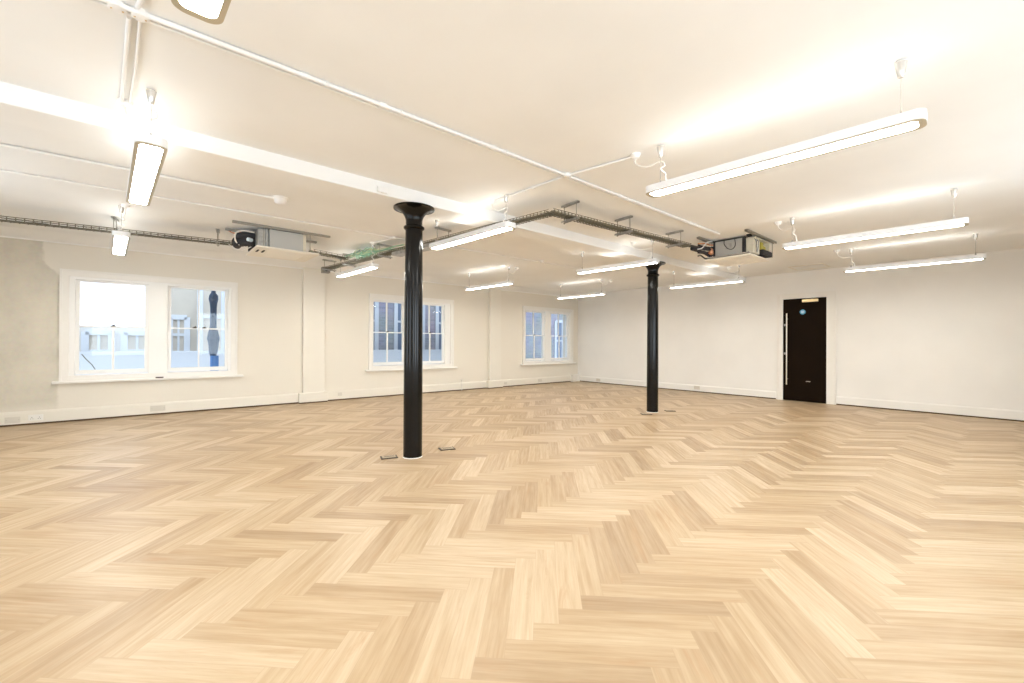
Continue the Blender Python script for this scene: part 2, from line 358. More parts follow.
# sash windows -------------------------------------------------------------
GL = [((.805, 1.55), (1.885, 2.635)), ((5.315, 6.03), (6.40, 7.09)), ((9.81, 10.52), (10.86, 11.57))]
ZB, ZM, ZT = .757, 1.42, 2.095
BARS = [[(False, True), (True, True)], [(True, True), (True, True)], [(True, True), (True, True)]]
for i, ((a, b_), gs) in enumerate(zip(WINS, GL)):
    w = empty('window_%d' % (i+1), tuple(A((a+b_)/2)), WA); c = (a+b_)/2
    X = lambda s: s-c
    fr = MB()
    # architrave: stepped board round the opening
    for d0, d1, o0, o1 in ((0, .10, -.022, 0), (.003, .03, -.040, -.022), (.078, .097, -.032, -.022)):
        fr.box(X(a+d0), X(a+d1), o0, o1+.001, .585, 2.26-d1)
        fr.box(X(b_-d1), X(b_-d0), o0, o1+.001, .585, 2.26-d1)
        fr.box(X(a+d0), X(b_-d0), o0, o1+.001, 2.26-d1, 2.26-d0)
    fr.build('architrave', M_TRIM, w)
    mu = MB(); g0, g1_ = gs
    mu.box(X(a+.085), X(g0[0]-.045), -.006, .16, .6, 2.18); mu.box(X(g1_[1]+.045), X(b_-.085), -.006, .16, .6, 2.18)
    mu.box(X(g0[1]+.045), X(g1_[0]-.045), -.006, .16, .6, 2.18, .004)
    mu.box(X(a+.085), X(b_-.085), -.004, .16, 2.125, 2.185)
    mu.build('box_frame', M_SASH, w)
    MB().box(X(a-.07), X(b_+.09), -.075, .01, .567, .602, .008).box(X(a), X(b_), -.03, .16, .59, .68).build('window_sill', M_TRIM, w)
    for j, (p, q) in enumerate(gs):
        for k, (z0, z1, y) in enumerate(((ZB, ZM-.012, .045), (ZM+.012, ZT, .085))):
            zb = .062 if k == 0 else .020
            zt = .018 if k == 0 else .045
            s = MB()
            s.box(X(p-.045), X(p), y-.02, y+.02, z0-zb, z1+zt); s.box(X(q), X(q+.045), y-.02, y+.02, z0-zb, z1+zt)
            s.box(X(p-.01), X(q+.01), y-.02, y+.02, z0-zb, z0); s.box(X(p-.01), X(q+.01), y-.02, y+.02, z1, z1+zt)
            if BARS[i][j][1 if k == 0 else 0]:
                mx = X((p+q)/2); bw = .010 if i == 0 and j == 1 else .014
                s.box(mx-bw, mx+bw, y-.014, y+.016, z0-.01, z1+.01)
            so = s.build('sash', M_SASH, w)
            MB().box(X(p-.012), X(q+.012), y+.002, y+.006, z0-.012, z1+.012).build('pane', M_GLASS, so)
        # fastener on the meeting rail
        for fx in ((.5,) if not (i == 0 and j == 1) else (.42, .60)):
            mx = X(p+(q-p)*fx)
            MB().box(mx-.028, mx+.028, .012, .05, ZM+.006, ZM+.020, .003).cyl((mx-.01, .022, ZM+.018), (mx+.02, .03, ZM+.034), .007, 8).build('sash_fastener', M_FBOX, w, label='dark metal sash fastener')
        if i == 0 and j == 0:
            MB().tube(smooth_path([(X(p+.02), .10, ZB+.24), (X(p+.07), .10, ZB+.16), (X(p+.13), .10, ZB+.08), (X(p+.17), .10, ZB+.0)]), .006).build('sash_cord', M_TRAYC, w, label='loose dark cord behind the lower left pane')
    if i == 0:
        MB().box(X(1.69), X(1.79), -.078, -.045, .601, .619, .003).build('sill_latch', M_FBOX, w, label='dark latch plate on the sill')
    struct(w, ['pair of sash windows on the left with bright white upper pane', 'middle pair of small paned sash windows behind the near column', 'right hand pair of small paned sash windows by the corner'][i], 'window')

# door wall
DY0, DY1, DZ = 2.375, 3.165, 2.18
wr = MB().holes(Y0-.3, 9.4, -.25, H+.2, 0, .25, [(DY0-.01, DY1+.01, -.01, DZ+.005)])
for v in wr.bm.verts: v.co = Vector((XB+v.co.y, v.co.x, v.co.z))
struct(wr.build('wall_right', M_WALLR), 'long cream wall with the black door', 'wall')
# walls behind the camera, with openings added to let the fill light in
ws = MB().holes(X0-.3, XB+.3, -.25, H+.2, 0, .3, [(-1.6, -.2, .7, 2.3), (1.3, 2.9, .7, 2.3), (4.4, 6.0, .7, 2.3)])
for v in ws.bm.verts: v.co = Vector((v.co.x, Y0-v.co.y, v.co.z))
struct(ws.build('wall_front', M_WALLR), 'cream wall behind the camera', 'wall')
ww = MB().holes(Y0-.3, 9.6, -.25, H+.2, 0, .3, [(1.6, 3.0, .7, 2.3), (5.0, 6.4, .7, 2.3)])
for v in ww.bm.verts: v.co = Vector((X0-v.co.y, v.co.x, v.co.z))
struct(ww.build('wall_back', M_WALLR), 'cream end wall left of the camera', 'wall')

# skirting boards (dark strips under them are painted as the shadow gap)
def skirt_left(a, b_): 
    return MB().prism([(0, .014), (-.022, .014), (-.022, .165), (-.016, .185), (-.006, .195), (0, .195)], 'x', a, b_)
sk = MB()
for a, b_ in ((-1.2, 3.84), (4.36, 8.41), (8.89, 12.06)):
    sk.prism([(0.004, .024), (-.022, .024), (-.022, .165), (-.016, .185), (-.006, .198), (0.004, .198)], 'x', a, b_)
struct(sk.build('baseboard_left', M_SKL, None, (*AO, 0), WA), 'cream skirting board under the windows', 'skirting board')
struct(MB().box(-1.2, 12.06, -.012, .004, 0, .032).box(3.84, 4.35, -.105, -.01, 0, .03).box(8.42, 8.88, -.105, -.01, 0, .03).build('trim_4', M_GAP, None, (*AO, 0), WA), 'dark strip painted as the shadow gap under the window wall skirting', 'trim')
def skr(y0, y1):
    return [(XB+.004, .022), (XB-.022, .022), (XB-.022, .145), (XB-.014, .165), (XB+.004, .172)], y0, y1
sk = MB()
for y0, y1 in ((Y0, DY0-.155), (DY1+.125, 8.93)):
    p, a, b_ = skr(y0, y1); sk.prism(p, 'y', a, b_)
struct(sk.build('baseboard_right', M_WALLR), 'cream skirting board along the door wall', 'skirting board')
gp = MB().box(XB-.012, XB+.004, Y0, DY0-.16, 0, .03).box(XB-.012, XB+.004, DY1+.13, 8.93, 0, .03)
struct(gp.build('trim_5', M_GAP), 'dark strip painted as the shadow gap under the door wall skirting', 'trim')

# door ----------------------------------------------------------------------
dr = empty('door_1', (XB, (DY0+DY1)/2, 0)); yc = (DY0+DY1)/2
Yd = lambda y: y-yc
f = MB()
for d0, d1, x0_ in ((-.005, .085, -.022), (.065, .105, -.034), (-.006, .012, -.014)):
    f.box(x0_, .01, Yd(DY1+d0), Yd(DY1+d1), 0, DZ+d0); f.box(x0_, .01, Yd(DY0-d1), Yd(DY0-d0), 0, DZ+d0); f.box(x0_, .01, Yd(DY0-d1), Yd(DY1+d1), DZ+d0, DZ+d1)
f.box(-.03, .0, Yd(DY0-.15), Yd(DY0-.095), 0, DZ+.1)
f.box(0, .12, Yd(DY0-.012), Yd(DY0-.001), 0, DZ); f.box(0, .12, Yd(DY1+.001), Yd(DY1+.012), 0, DZ); f.box(0, .12, Yd(DY0), Yd(DY1), DZ-.004, DZ+.01)
f.build('door_frame', M_TRIM, dr)
leaf = MB().box(.004, .050, Yd(DY0), Yd(DY1), .012, DZ-.008, .003).build('door_leaf', M_DOOR, dr)
hy = Yd(3.078)
hb = MB().cyl((-.055, hy, .34), (-.055, hy, 1.865), .0125, 14)
for z in (.46, 1.75): hb.cyl((-.055, hy, z), (.006, hy, z), .008, 10)
hb.build('pull_handle', M_STEEL, dr, smooth=True, label='long vertical brushed steel pull handle')
for z in (1.62, 1.005):
    MB().cyl((-.016, Yd(3.118), z), (.006, Yd(3.118), z), .026, 20).cyl((-.022, Yd(3.118), z), (-.014, Yd(3.118), z), .012, 14).build('lock', M_CUP, dr, smooth=True, label='round silver lock cylinder')
dc = MB().box(-.055, .006, Yd(2.52), Yd(2.80), 2.085, 2.145, .006).build('door_closer', M_BRASS, dr, label='brass coloured overhead door closer')
MB().box(-.045, -.035, Yd(2.60), Yd(2.645), 2.145, 2.158).box(-.06, -.034, Yd(2.55), Yd(2.74), 2.158, 2.166).cyl((-.045, Yd(2.62), 2.145), (-.045, Yd(2.62), 2.175), .009, 10).build('closer_arm', M_STRUT, dc)
sg = MB().cyl((-.001, Yd(2.80), 1.885), (.006, Yd(2.80), 1.885), .052, 28).build('door_sign', M_BLUE, dr, label='round blue fire door disc')
MB().box(-.003, -.0005, Yd(2.775), Yd(2.825), 1.903, 1.911).box(-.003, -.0005, Yd(2.768), Yd(2.832), 1.888, 1.897).box(-.003, -.0005, Yd(2.768), Yd(2.832), 1.873, 1.882).box(-.003, -.0005, Yd(2.78), Yd(2.82), 1.859, 1.867).build('sign_lines', M_SWHITE, sg)
for z in (2.0, 1.1, .2): MB().cyl((-.012, Yd(DY0-.002), z-.05), (-.012, Yd(DY0-.002), z+.05), .009, 10).box(-.010, .004, Yd(DY0-.012), Yd(DY0+.004), z-.05, z+.05).build('hinge', M_CUP, dr, label='silver butt hinge')
MB().box(.0035, .0045, Yd(2.66), Yd(2.74), .42, .436).build('scuff', M_STRUT, leaf)
struct(dr, 'black door with long steel pull handle in the right wall', 'door')
struct(MB().box(XB+.12, XB+.3, DY0-.1, DY1+.1, -.1, DZ+.2).build('dark_beyond_door', M_DOOR), 'unseen black box painted as the dark behind the closed door', 'wall')  # solid box, coloured black to stand for the darkness beyond the door

# ------------------------------------------------------------------ cast iron columns
def column(x, y, label):
    r = empty('cast_iron_column', (x, y, 0))
    MB().lathe([(.0975, 0), (.097, .8), (.0935, 1.7), (.088, 2.385), (.088, 2.39)]).build('shaft', M_IRON, r, smooth=True)
    MB().lathe([(.088, 2.383), (.098, 2.388), (.107, 2.397), (.107, 2.412), (.098, 2.421), (.088, 2.426)]).build('collar', M_IRON, r, smooth=True)
    prof = [(.086, 2.42), (.0855, 2.47)]
    for k in range(1, 13):
        t = k/12; prof.append((.0855+.121*(1-math.cos(t*math.pi/2))**.9, 2.47+.128*math.sin(t*math.pi/2)))
    prof += [(.212, 2.600), (.212, 2.6135)]
    MB().lathe(prof, n=56).build('flared_capital', M_IRON, r, smooth=True)
    MB().lathe([(.1015, 0.0), (.100, .005), (.0965, .010), (.095, .0101)]).build('floor_sealant', M_SEAL, r, label='thin white sealant ring at the floor')
    return tag(r, label, 'column', 'black cast iron columns under the beam', 'thing')
column(2.17, 4.085, 'black cast iron column with flared top, the nearer and larger one')
column(6.81, 4.07, 'black cast iron column further back, its top behind a lamp')

# floor boxes
fb = empty('floor_box', (1.964, 4.21, 0), -.3)
def fbx(r):
    MB().box(-.085, .085, -.06, .06, 0, .008, .003).build('frame', M_FBOX, r)
    ld = MB().box(-.068, .068, -.042, .042, .007, .0115, .002).build('lid', M_FLID, r)
    MB().box(-.05, .05, -.004, .004, .011, .0135).build('lid_handle', M_FBOX, ld)
fbx(fb)
tag(fb, 'brass and dark metal floor box left of the nearer column foot', 'floor box', 'floor boxes beside the columns')
for x, y, rz, l in ((2.621, 4.13, -.3, 'floor box in the herringbone just right of the nearer column'), (6.50, 4.00, -.7, 'dark floor box touching the left foot of the further column'), (7.154, 3.927, -.7, 'dark floor box right of the further column')):
    c = copy_tree(fb); c.location = (x, y, 0); c.rotation_euler.z = rz; c['label'] = l

# sockets in the skirting
def socket(s, z, kind, label, w=.146, h=.086, wall='A', y=0):
    if wall == 'A': r = empty('wall_socket', tuple(A(s, -.022, z)), WA)
    else: r = empty('wall_socket', (XB-.022, y, z), math.radians(-90))
    m_ = {'blank': M_SOCKG, 'double': M_SOCK, 'pale': M_SOCKG}[kind]
    MB().box(-w/2, w/2, -.009, .001, -h/2, h/2, .003).build('face_plate', m_, r)
    if kind == 'double':
        for sx in (-1, 1):
            MB().box(sx*.036-.006, sx*.036+.006, -.012, -.008, .018, .034, .001).build('rocker_switch', M_SOCK, r)
            MB().box(sx*.036-.003, sx*.036+.003, -.0098, -.0085, .0, .010).box(sx*.036-.014, sx*.036-.007, -.0098, -.0085, -.018, -.013).box(sx*.036+.007, sx*.036+.014, -.0098, -.0085, -.018, -.013).build('pin_slots', M_DARK, r)
    else:
        for sx in (-1, 1): MB().cyl((sx*w*.4, -.0095, 0), (sx*w*.4, -.0085, 0), .0035, 8).build('screw', M_STRUT, r)
    return tag(r, label, 'socket', 'electrical plates in the skirting')
socket(.158, .086, 'blank', 'beige blank plate in the skirting, leftmost at the picture edge')
socket(.376, .098, 'double', 'white double socket in the skirting left of the left window')
socket(1.724, .106, 'blank', 'beige double blank plate in the skirting under the left window', .19, .09)
socket(4.624, .124, 'pale', 'small grey plate in the skirting just right of the first pilaster', .08, .07)
socket(9.05, .10, 'pale', 'small plate in the skirting just right of the second pilaster', .09, .07)
socket(10.35, .11, 'blank', 'grey plate in the skirting under the right hand window', .14, .08)
socket(0, .09, 'blank', 'plate in the door wall skirting nearest the far corner', wall='B', y=8.1)
socket(0, .11, 'blank', 'plate in the door wall skirting between far column and door', wall='B', y=5.05)
pb = empty('pipe_boxing', tuple(A(11.86, 0, 0)), WA)
MB().box(-.17, .17, -.10, .001, .001, .21, .004).build('box', M_TRIM, pb); MB().box(-.175, .175, -.108, .001, .21, .224, .003).build('lid', M_TRIM, pb)
tag(pb, 'low white pipe box on the floor in the far corner', 'pipe boxing')
sp_ = MB().cyl((0, -.035, .0), (0, -.035, .24), .008, 10).tube(smooth_path([(0, -.035, .235), (0, -.032, .262), (0, -.01, .27), (0, .002, .27)]), .008).build('pipe_stub', M_TRIM, None, tuple(A(7.62, 0, 0)), WA, True)
tag(sp_, 'short cream pipe rising from the floor right of the middle window', 'pipe')
# a vertical surface cable beside the first pilaster
cb = MB().box(-.004, .004, -.006, .001, 1.35, 2.63).build('surface_cable', M_SOCKG, None, tuple(A(4.315, 0, 0)), WA)
tag(cb, 'thin vertical cable run beside the first pilaster', 'cable')

# ------------------------------------------------------------------ pendant lamps
HL, HW, HH = .78, .077, .056      # half length, half width, body height
def rrect(hx, hy, r, n=8):
    out = []
    for cx, cy, a0 in ((hx-r, hy-r, 0), (-hx+r, hy-r, 90), (-hx+r, -hy+r, 180), (hx-r, -hy+r, 270)):
        for k in range(n+1):
            a = math.radians(a0+90*k/n); out.append((cx+r*math.cos(a), cy+r*math.sin(a)))
    return out
def ring_plate(mb, outer, inner, z0, z1):
    n = len(outer); bm = mb.bm
    V_ = lambda P, z: [bm.verts.new((p[0], p[1], z)) for p in P]
    a, b_, c, d = V_(outer, z0), V_(inner, z0), V_(outer, z1), V_(inner, z1)
    for k in range(n):
        j = (k+1) % n
        bm.faces.new((a[k], a[j], b_[j], b_[k])); bm.faces.new((c[k], c[j], d[j], d[k])); bm.faces.new((a[k], a[j], c[j], c[k])); bm.faces.new((b_[k], b_[j], d[j], d[k]))
def make_lamp():
    r = empty('pendant_light', (0, 0, 2.38))
    o, i_ = rrect(HW, HL, .050), rrect(HW-.006, HL-.006, .045)
    mb = MB(); ring_plate(mb, o, rrect(HW-.004, HL-.004, .046), .004, HH); ring_plate(mb, rrect(HW-.004, HL-.004, .046), rrect(HW-.030, HL-.034, .03), HH-.006, HH)
    mb.build('housing', M_LAMP, r)
    mb = MB(); ring_plate(mb, rrect(HW-.001, HL-.001, .049), rrect(HW-.021, HL-.032, .032), 0, .004); mb.build('rim', M_RIM, r, label='satin beige rim around the diffuser')
    MB().prism(rrect(HW-.021, HL-.032, .032), 'z', .0035, .007).build('diffuser', M_EDN, r, label='glowing white diffuser')
    MB().prism(rrect(HW-.032, HL-.036, .028), 'z', HH-.010, HH-.007).build('uplight_diffuser', M_EUP, r, label='glowing upper diffuser')
    for s in (-1, 1):
        y = s*(HL-.10)
        MB().box(-.06, .06, y-.012, y+.012, HH-.002, HH+.006).cyl((0, y, HH+.004), (0, y, HH+.030), .008, 10).cyl((0, y, HH+.030), (0, y, HH+.042), .004, 8).build('wire_gripper', M_CUP, r)
        MB().cyl((0, y, HH+.03), (0, y, H-2.38-.05), .0016, 6).build('suspension_wire', M_CUP, r)
        MB().lathe([(.010, H-2.38-.082), (.014, H-2.38-.078), (.022, H-2.38-.035), (.026, H-2.38-.006), (.026, H-2.38)], (0, y, 0), 20).build('ceiling_cup', M_CUP, r, smooth=True, label='silver cone at the ceiling')
    return r
lamp0 = make_lamp()
# x, y (centre), z (underside), rose position, which end the flex enters, label
TH = .045
LAMPS = [
 (.18, 1.15, 2.375, (.12, 2.14), 1, 'pendant strip light at the top edge of the photo, mostly out of frame'),
 (.01, 4.10, 2.368, (-.084, 3.71), -1, 'pendant strip light seen end on at upper left, the larger one'),
 (-.20, 7.20, 2.37, (-.134, 6.50), -1, 'small pendant strip light seen end on before the left window'),
 (3.06, 1.06, 2.365, (3.03, 1.97), 1, 'pendant strip light at upper right, nearest and longest in view'),
 (2.84, 4.05, 2.385, (2.87, 3.62), -1, 'pendant strip light just right of the nearer column head'),
 (2.73, 7.17, 2.37, (2.70, 6.41), -1, 'pendant strip light under the green cables left of the column'),
 (5.97, 1.01, 2.365, (6.06, 1.88), 1, 'pendant strip light in front of the right ceiling air conditioner'),
 (5.66, 4.05, 2.385, (5.62, 3.70), -1, 'pendant strip light crossing in front of the further column head'),
 (5.50, 7.12, 2.37, (5.80, 6.55), -1, 'pendant strip light before the second pilaster'),
 (8.66, .95, 2.38, (8.56, 1.80), 1, 'pendant strip light nearest the right wall, above the door side'),
 (8.53, 3.95, 2.38, (8.86, 3.62), -1, 'pendant strip light right of the further column, below the unit'),
 (8.33, 7.00, 2.37, (8.66, 6.33), -1, 'pendant strip light near the far corner above right window'),
]
lamp_roots = [lamp0] + [copy_tree(lamp0) for _ in LAMPS[1:]]
for i, (x, y, z, (rx_, ry_), end, lab) in enumerate(LAMPS):
    L_ = lamp_roots[i]
    L_.location = (x, y, z); L_.rotation_euler.z = TH; L_.scale.y = 1.015 if i == 3 else 1.0 if y < 2 or i == 1 else .94; L_['category'] = 'light'; L_['group'] = 'suspended strip lights'; L_['label'] = lab
    R_ = Matrix.Rotation(-TH, 3, 'Z')
    rl = R_ @ Vector((rx_-x, ry_-y, 0)); zc = H-z
    ex = Vector((0, end*(HL-.10), 0)); en = Vector((.012, end*(HL-.155), HH))
    # sag from the rose, then small coils down to the housing
    pts = [(rl.x, rl.y, zc-.035), (rl.x*.9+ex.x*.1, rl.y*.9+ex.y*.1, zc-.09), (rl.x*.5+ex.x*.5, rl.y*.5+ex.y*.5, zc-.135), (.01, ex.y, zc-.125),
           (.028, ex.y-.02*end, zc-.16), (-.016, ex.y-.01*end, zc-.195), (.024, ex.y-.03*end, zc-.225), (.0, ex.y-.04*end, (zc-.225+HH)/2+.01), (en.x, en.y, HH+.004)]
    MB().tube(smooth_path(pts, 5), .0046, 6).build('power_flex', M_WCABLE, L_, smooth=True)
    ro = empty('ceiling_rose', (rx_, ry_, H))
    zb_ = BZ-H if BY0 < ry_ < BY1 else 0
    MB().lathe([(.001, -.036), (.020, -.036), (.034, -.026), (.040, -.006), (.040, .0)], n=24).build('cover', M_PVC, ro, smooth=True)
    MB().cyl((0, 0, -.05), (0, 0, -.034), .007, 10).build('cord_grip', M_PVC, ro)
    tag(ro, 'white rose of the ' + lab.replace('pendant strip light', 'light').replace('small light', 'small light'), 'ceiling rose', 'round white ceiling roses')

# ------------------------------------------------------------------ white conduits on the ceiling
def conduit(pts, r, label, clips=(), z=None):
    z = H-r-.003 if z is None else z
    P = [Vector((x, y, 0)) for x, y in pts]; c = P[0]
    ro = empty('ceiling_conduit', (c.x, c.y, z))
    mb = MB()
    for a, b_ in zip(P, P[1:]): mb.cyl(a-c, b_-c, r, 12)
    mb.build('tube', M_PVC, ro, smooth=True)
    for cl in clips:
        a, b_ = P[0], P[1]; d = (b_-a).normalized(); p = a+d*cl-c
        MB().cyl(p-d*.022, p+d*.022, r+.0045, 14).build('coupling', M_PVC, ro, smooth=True)
        q = p+d*.12; n = Vector((-d.y, d.x, 0))
        MB().cyl(q-d*.008, q+d*.008, r+.004, 12).cyl(q-n*(r+.012), q-n*(r+.003), .006, 8).build('saddle', M_PVC, ro)
    return tag(ro, label, 'conduit', 'white conduits on the ceiling')
conduit([(-2.25, 2.655), (2.90, 2.612)], .0125, 'thicker white conduit running along the ceiling before the beam', (3.42, 4.32, 2.95))
conduit([(-2.25, 2.700), (6.05, 2.635)], .009, 'thinner white conduit beside the thick one before the beam', (3.42, 6.32, 7.45))
conduit([(2.94, 2.612), (6.05, 2.600)], .0125, 'white conduit from the ceiling junction box to the right unit', (.78, 2.27))
conduit([(2.93, 2.585), (3.03, 2.0)], .010, 'short white conduit to the rose of the nearest right lamp')
conduit([(2.92, 2.64), (2.872, 3.60)], .010, 'short white conduit from the junction box toward the near column', (.4,))
conduit([(-.05, 2.71), (-.10, 3.69)], .010, 'short white conduit at upper left leading to a lamp rose')
conduit([(-.01, 2.69), (-.03, 3.20), (-.06, 3.67)], .007, 'thin conduit beside the one at upper left')
conduit([(-.02, 2.60), (.10, 2.04)], .010, 'conduit from the upper left junction toward the camera')
conduit([(-2.25, 5.165), (1.09, 5.09)], .0125, 'white conduit behind the beam ending at the smoke detector', (1.4, 2.4))
conduit([(-2.25, 5.93), (2.76, 5.86)], .009, 'thin white conduit further behind the beam, left part', (1.4, 2.3, 3.15, 3.8, 4.35))
conduit([(2.80, 5.85), (6.9, 5.70)], .008, 'thin white conduit continuing right behind the near column', (2.0,))
conduit([(2.79, 5.88), (2.70, 6.38)], .009, 'short conduit to the rose above the green cables')
def jbox(x, y, label):
    r = empty('junction_box', (x, y, H)); MB().lathe([(.001, -.030), (.030, -.030), (.034, -.027), (.034, 0)], n=24).build('body', M_PVC, r, smooth=True)
    for s in (-1, 1): MB().cyl((s*.02, 0, -.0325), (s*.02, 0, -.029), .004, 8).build('screw', M_BRASS, r, label='brass screw')
    tag(r, label, 'junction box', 'round conduit junction boxes')
jbox(2.92, 2.612, 'round white junction box where ceiling conduits cross')
jbox(-.09, 2.655, 'left one of two junction boxes at the top left conduit')
jbox(-.01, 2.655, 'right one of two junction boxes at the top left conduit')
jbox(2.78, 5.86, 'round junction box on the conduit beside the nearer column')
def detector(x, y, z, label, s=1.0):
    r = empty('smoke_detector', (x, y, z)); MB().lathe([(.05*s, -.014), (.052*s, -.010), (.052*s, 0)], n=28).build('base', M_PVC, r, smooth=True)
    MB().lathe([(.001, -.048*s), (.022*s, -.047*s), (.036*s, -.036*s), (.040*s, -.022*s), (.044*s, -.013)], n=28).build('head', M_PVC, r, smooth=True)
    tag(r, label, 'smoke detector', 'ceiling smoke detectors')
detector(1.12, 5.085, H, 'white smoke detector at the end of the conduit above left unit', 1.5)
detector(5.64, 5.66, H, 'small white smoke detector right of the near column')
ps = empty('motion_sensor', (1.735, BY0, 2.655)); MB().box(-.05, .05, -.028, .001, -.026, .026, .006).build('body', M_PVC, ps); MB().lathe([(.001, -.012), (.014, -.009), (.018, 0)], (0, -.014, -.022), 16).build('lens', M_SOCK, ps)
tag(ps, 'small white box sensor on the beam face left of the column', 'sensor')

# ------------------------------------------------------------------ cable basket trays and their hangers
def basket(name, P, Q, w, h, label, rib=.10, r=.0026, side=True):
    P, Q = Vector(P), Vector(Q); d = Q-P; L_ = d.length; t = empty(name, P, math.atan2(d.y, d.x))
    mb = MB(); hw = w/2
    ys = [-hw, -hw/3, hw/3, hw]
    for y in ys: mb.cyl((0, y, 0), (L_, y, 0), r, 6)
    for y in (-hw, hw):
        for z in (h*.5, h): mb.cyl((0, y, z), (L_, y, z), r*1.25 if z == h else r, 6)
    mb.build('long_wires', M_WIRE, t)
    mb = MB(); k = 0; x = .02
    while x < L_:
        mb.box(x-r, x+r, -hw, hw, -2*r, 0); mb.box(x-r, x+r, -hw-r, -hw+r, -2*r, h); mb.box(x-r, x+r, hw-r, hw+r, -2*r, h); x += rib
    o = mb.build('cross_wires', M_WIRE, t); o['kind'] = 'stuff'
    return tag(t, label, 'cable tray', 'wire basket cable trays under the ceiling')
def cables(P, Q, n, spread, z, m_, label, wig=.012, r=.006, seed=1, grp='cables lying in the trays'):
    rn = random.Random(seed); P, Q = Vector(P), Vector(Q); d = Q-P; L_ = d.length; t = empty('cable_bundle', P, math.atan2(d.y, d.x))
    k = max(3, int(L_/.25))
    for i in range(n):
        y = -spread+2*spread*(i+.5)/n
        pts = [(L_*j/k, y+rn.uniform(-wig, wig), z+rn.uniform(0, wig)+r) for j in range(k+1)]
        MB().tube(smooth_path(pts, 3), r, 6).build('cable', m_ if not isinstance(m_, list) else m_[i % len(m_)], t, smooth=True)
    return tag(t, label, 'cables', grp)
TZ = 2.575
T1a, T1b = (-2.2, 7.62, TZ-.015), (1.10, 7.10, TZ-.015)
basket('cable_tray', T1a, T1b, .10, .04, 'wire basket tray running left along the window wall', .07, .0042)
cables(T1a, T1b, 4, .035, 0, [M_WCABLE, M_INSUL], 'black and white cables in the left wire tray', .016, .006, 3)
T2a, T2b = (1.98, 7.02, TZ), (2.62, 7.22, TZ)
basket('cable_tray', T2a, T2b, .12, .05, 'short tray between the left unit and the green cables')
cables(T2a, T2b, 5, .045, 0, [M_TRAYC, M_INSUL, M_PALEG], 'tangle of cables leaving the left ceiling unit', .03, .007, 4)
T3a, T3b = (2.66, 8.45, TZ), (3.30, 3.17, TZ)
basket('cable_tray', T3a, T3b, .115, .036, 'wire basket tray passing behind the nearer column', .05, .0032)
cables(T3a, T3b, 5, .042, 0, M_TRAYC, 'grey cables in the tray passing behind the near column', .008, .009, 5)
T4a, T4b = (3.26, 3.16, TZ), (5.85, 2.955, TZ)
basket('cable_tray', T4a, T4b, .115, .036, 'wire basket tray from the corner bend to the right unit', .05, .0032)
cables(T4a, T4b, 5, .042, 0, M_TRAYC, 'grey cables in the tray leading to the right unit', .008, .009, 6)
# solid trunking length of the middle tray
tk = MB().box(-.08, .08, -.75, .75, 0, .05, .003).build('metal_trunking', M_GALV, None, (3.03, 5.35, TZ-.062), .12)
tag(tk, 'grey metal trunking under the tray behind the nearer column', 'trunking')
def hanger(x, y, rz, label, w=.19, zt=H, zb=TZ-.012, over=.03):
    t = empty('tray_hanger', (x, y, zt), rz); hw = w/2+over; dz = zb-zt
    def chan(z0, up):
        mb = MB(); mb.box(-hw, hw, -.019, .019, z0-.002, z0+.001)
        mb.box(-hw, hw, -.020, -.017, z0-.020, z0); mb.box(-hw, hw, .017, .020, z0-.020, z0); return mb
    chan(-.001, 1).box(-hw, hw, -.020, -.009, -.021, -.019).box(-hw, hw, .009, .020, -.021, -.019).build('top_channel', M_GALV, t)
    chan(dz, 1).build('bottom_channel', M_GALV, t)
    for s in (-1, 1):
        MB().cyl((s*w/2, 0, dz-.035), (s*w/2, 0, -.003), .0045, 8).build('threaded_rod', M_STRUT, t)
        MB().cyl((s*w/2, 0, dz-.030), (s*w/2, 0, dz-.020), .010, 6).build('nut', M_STRUT, t)
    return tag(t, label, 'hanger', 'channel hangers carrying the trays')
A4 = math.atan2(T4b[1]-T4a[1], T4b[0]-T4a[0])+math.pi/2; A3 = math.atan2(T3b[1]-T3a[1], T3b[0]-T3a[0])+math.pi/2; A1 = math.atan2(T1b[1]-T1a[1], T1b[0]-T1a[0])+math.pi/2
for x, l in ((3.56, 'channel hanger nearest the bend of the tray'), (4.46, 'middle channel hanger of the right hand tray'), (5.53, 'channel hanger nearest the right hand unit')):
    hanger(x, T4a[1]+(x-T4a[0])*(T4b[1]-T4a[1])/(T4b[0]-T4a[0]), A4, l)
def on3(y): return T3a[0]+(y-T3a[1])*(T3b[0]-T3a[0])/(T3b[1]-T3a[1])
for y, l in ((4.98, 'channel hanger just right of the nearer column'), (6.42, 'channel hanger beside the green cables'), (7.55, 'channel hanger beyond the green cables'), (8.33, 'last channel hanger of the tray by the window wall')):
    hanger(on3(y), y, A3, l)
def on1(x): return T1a[1]+(x-T1a[0])*(T1b[1]-T1a[1])/(T1b[0]-T1a[0])
hanger(-.25, on1(-.25), A1, 'hanger of the left tray behind the small end-on light', .13)
hanger(.80, on1(.80), A1, 'hanger of the left tray beside the left unit', .13)
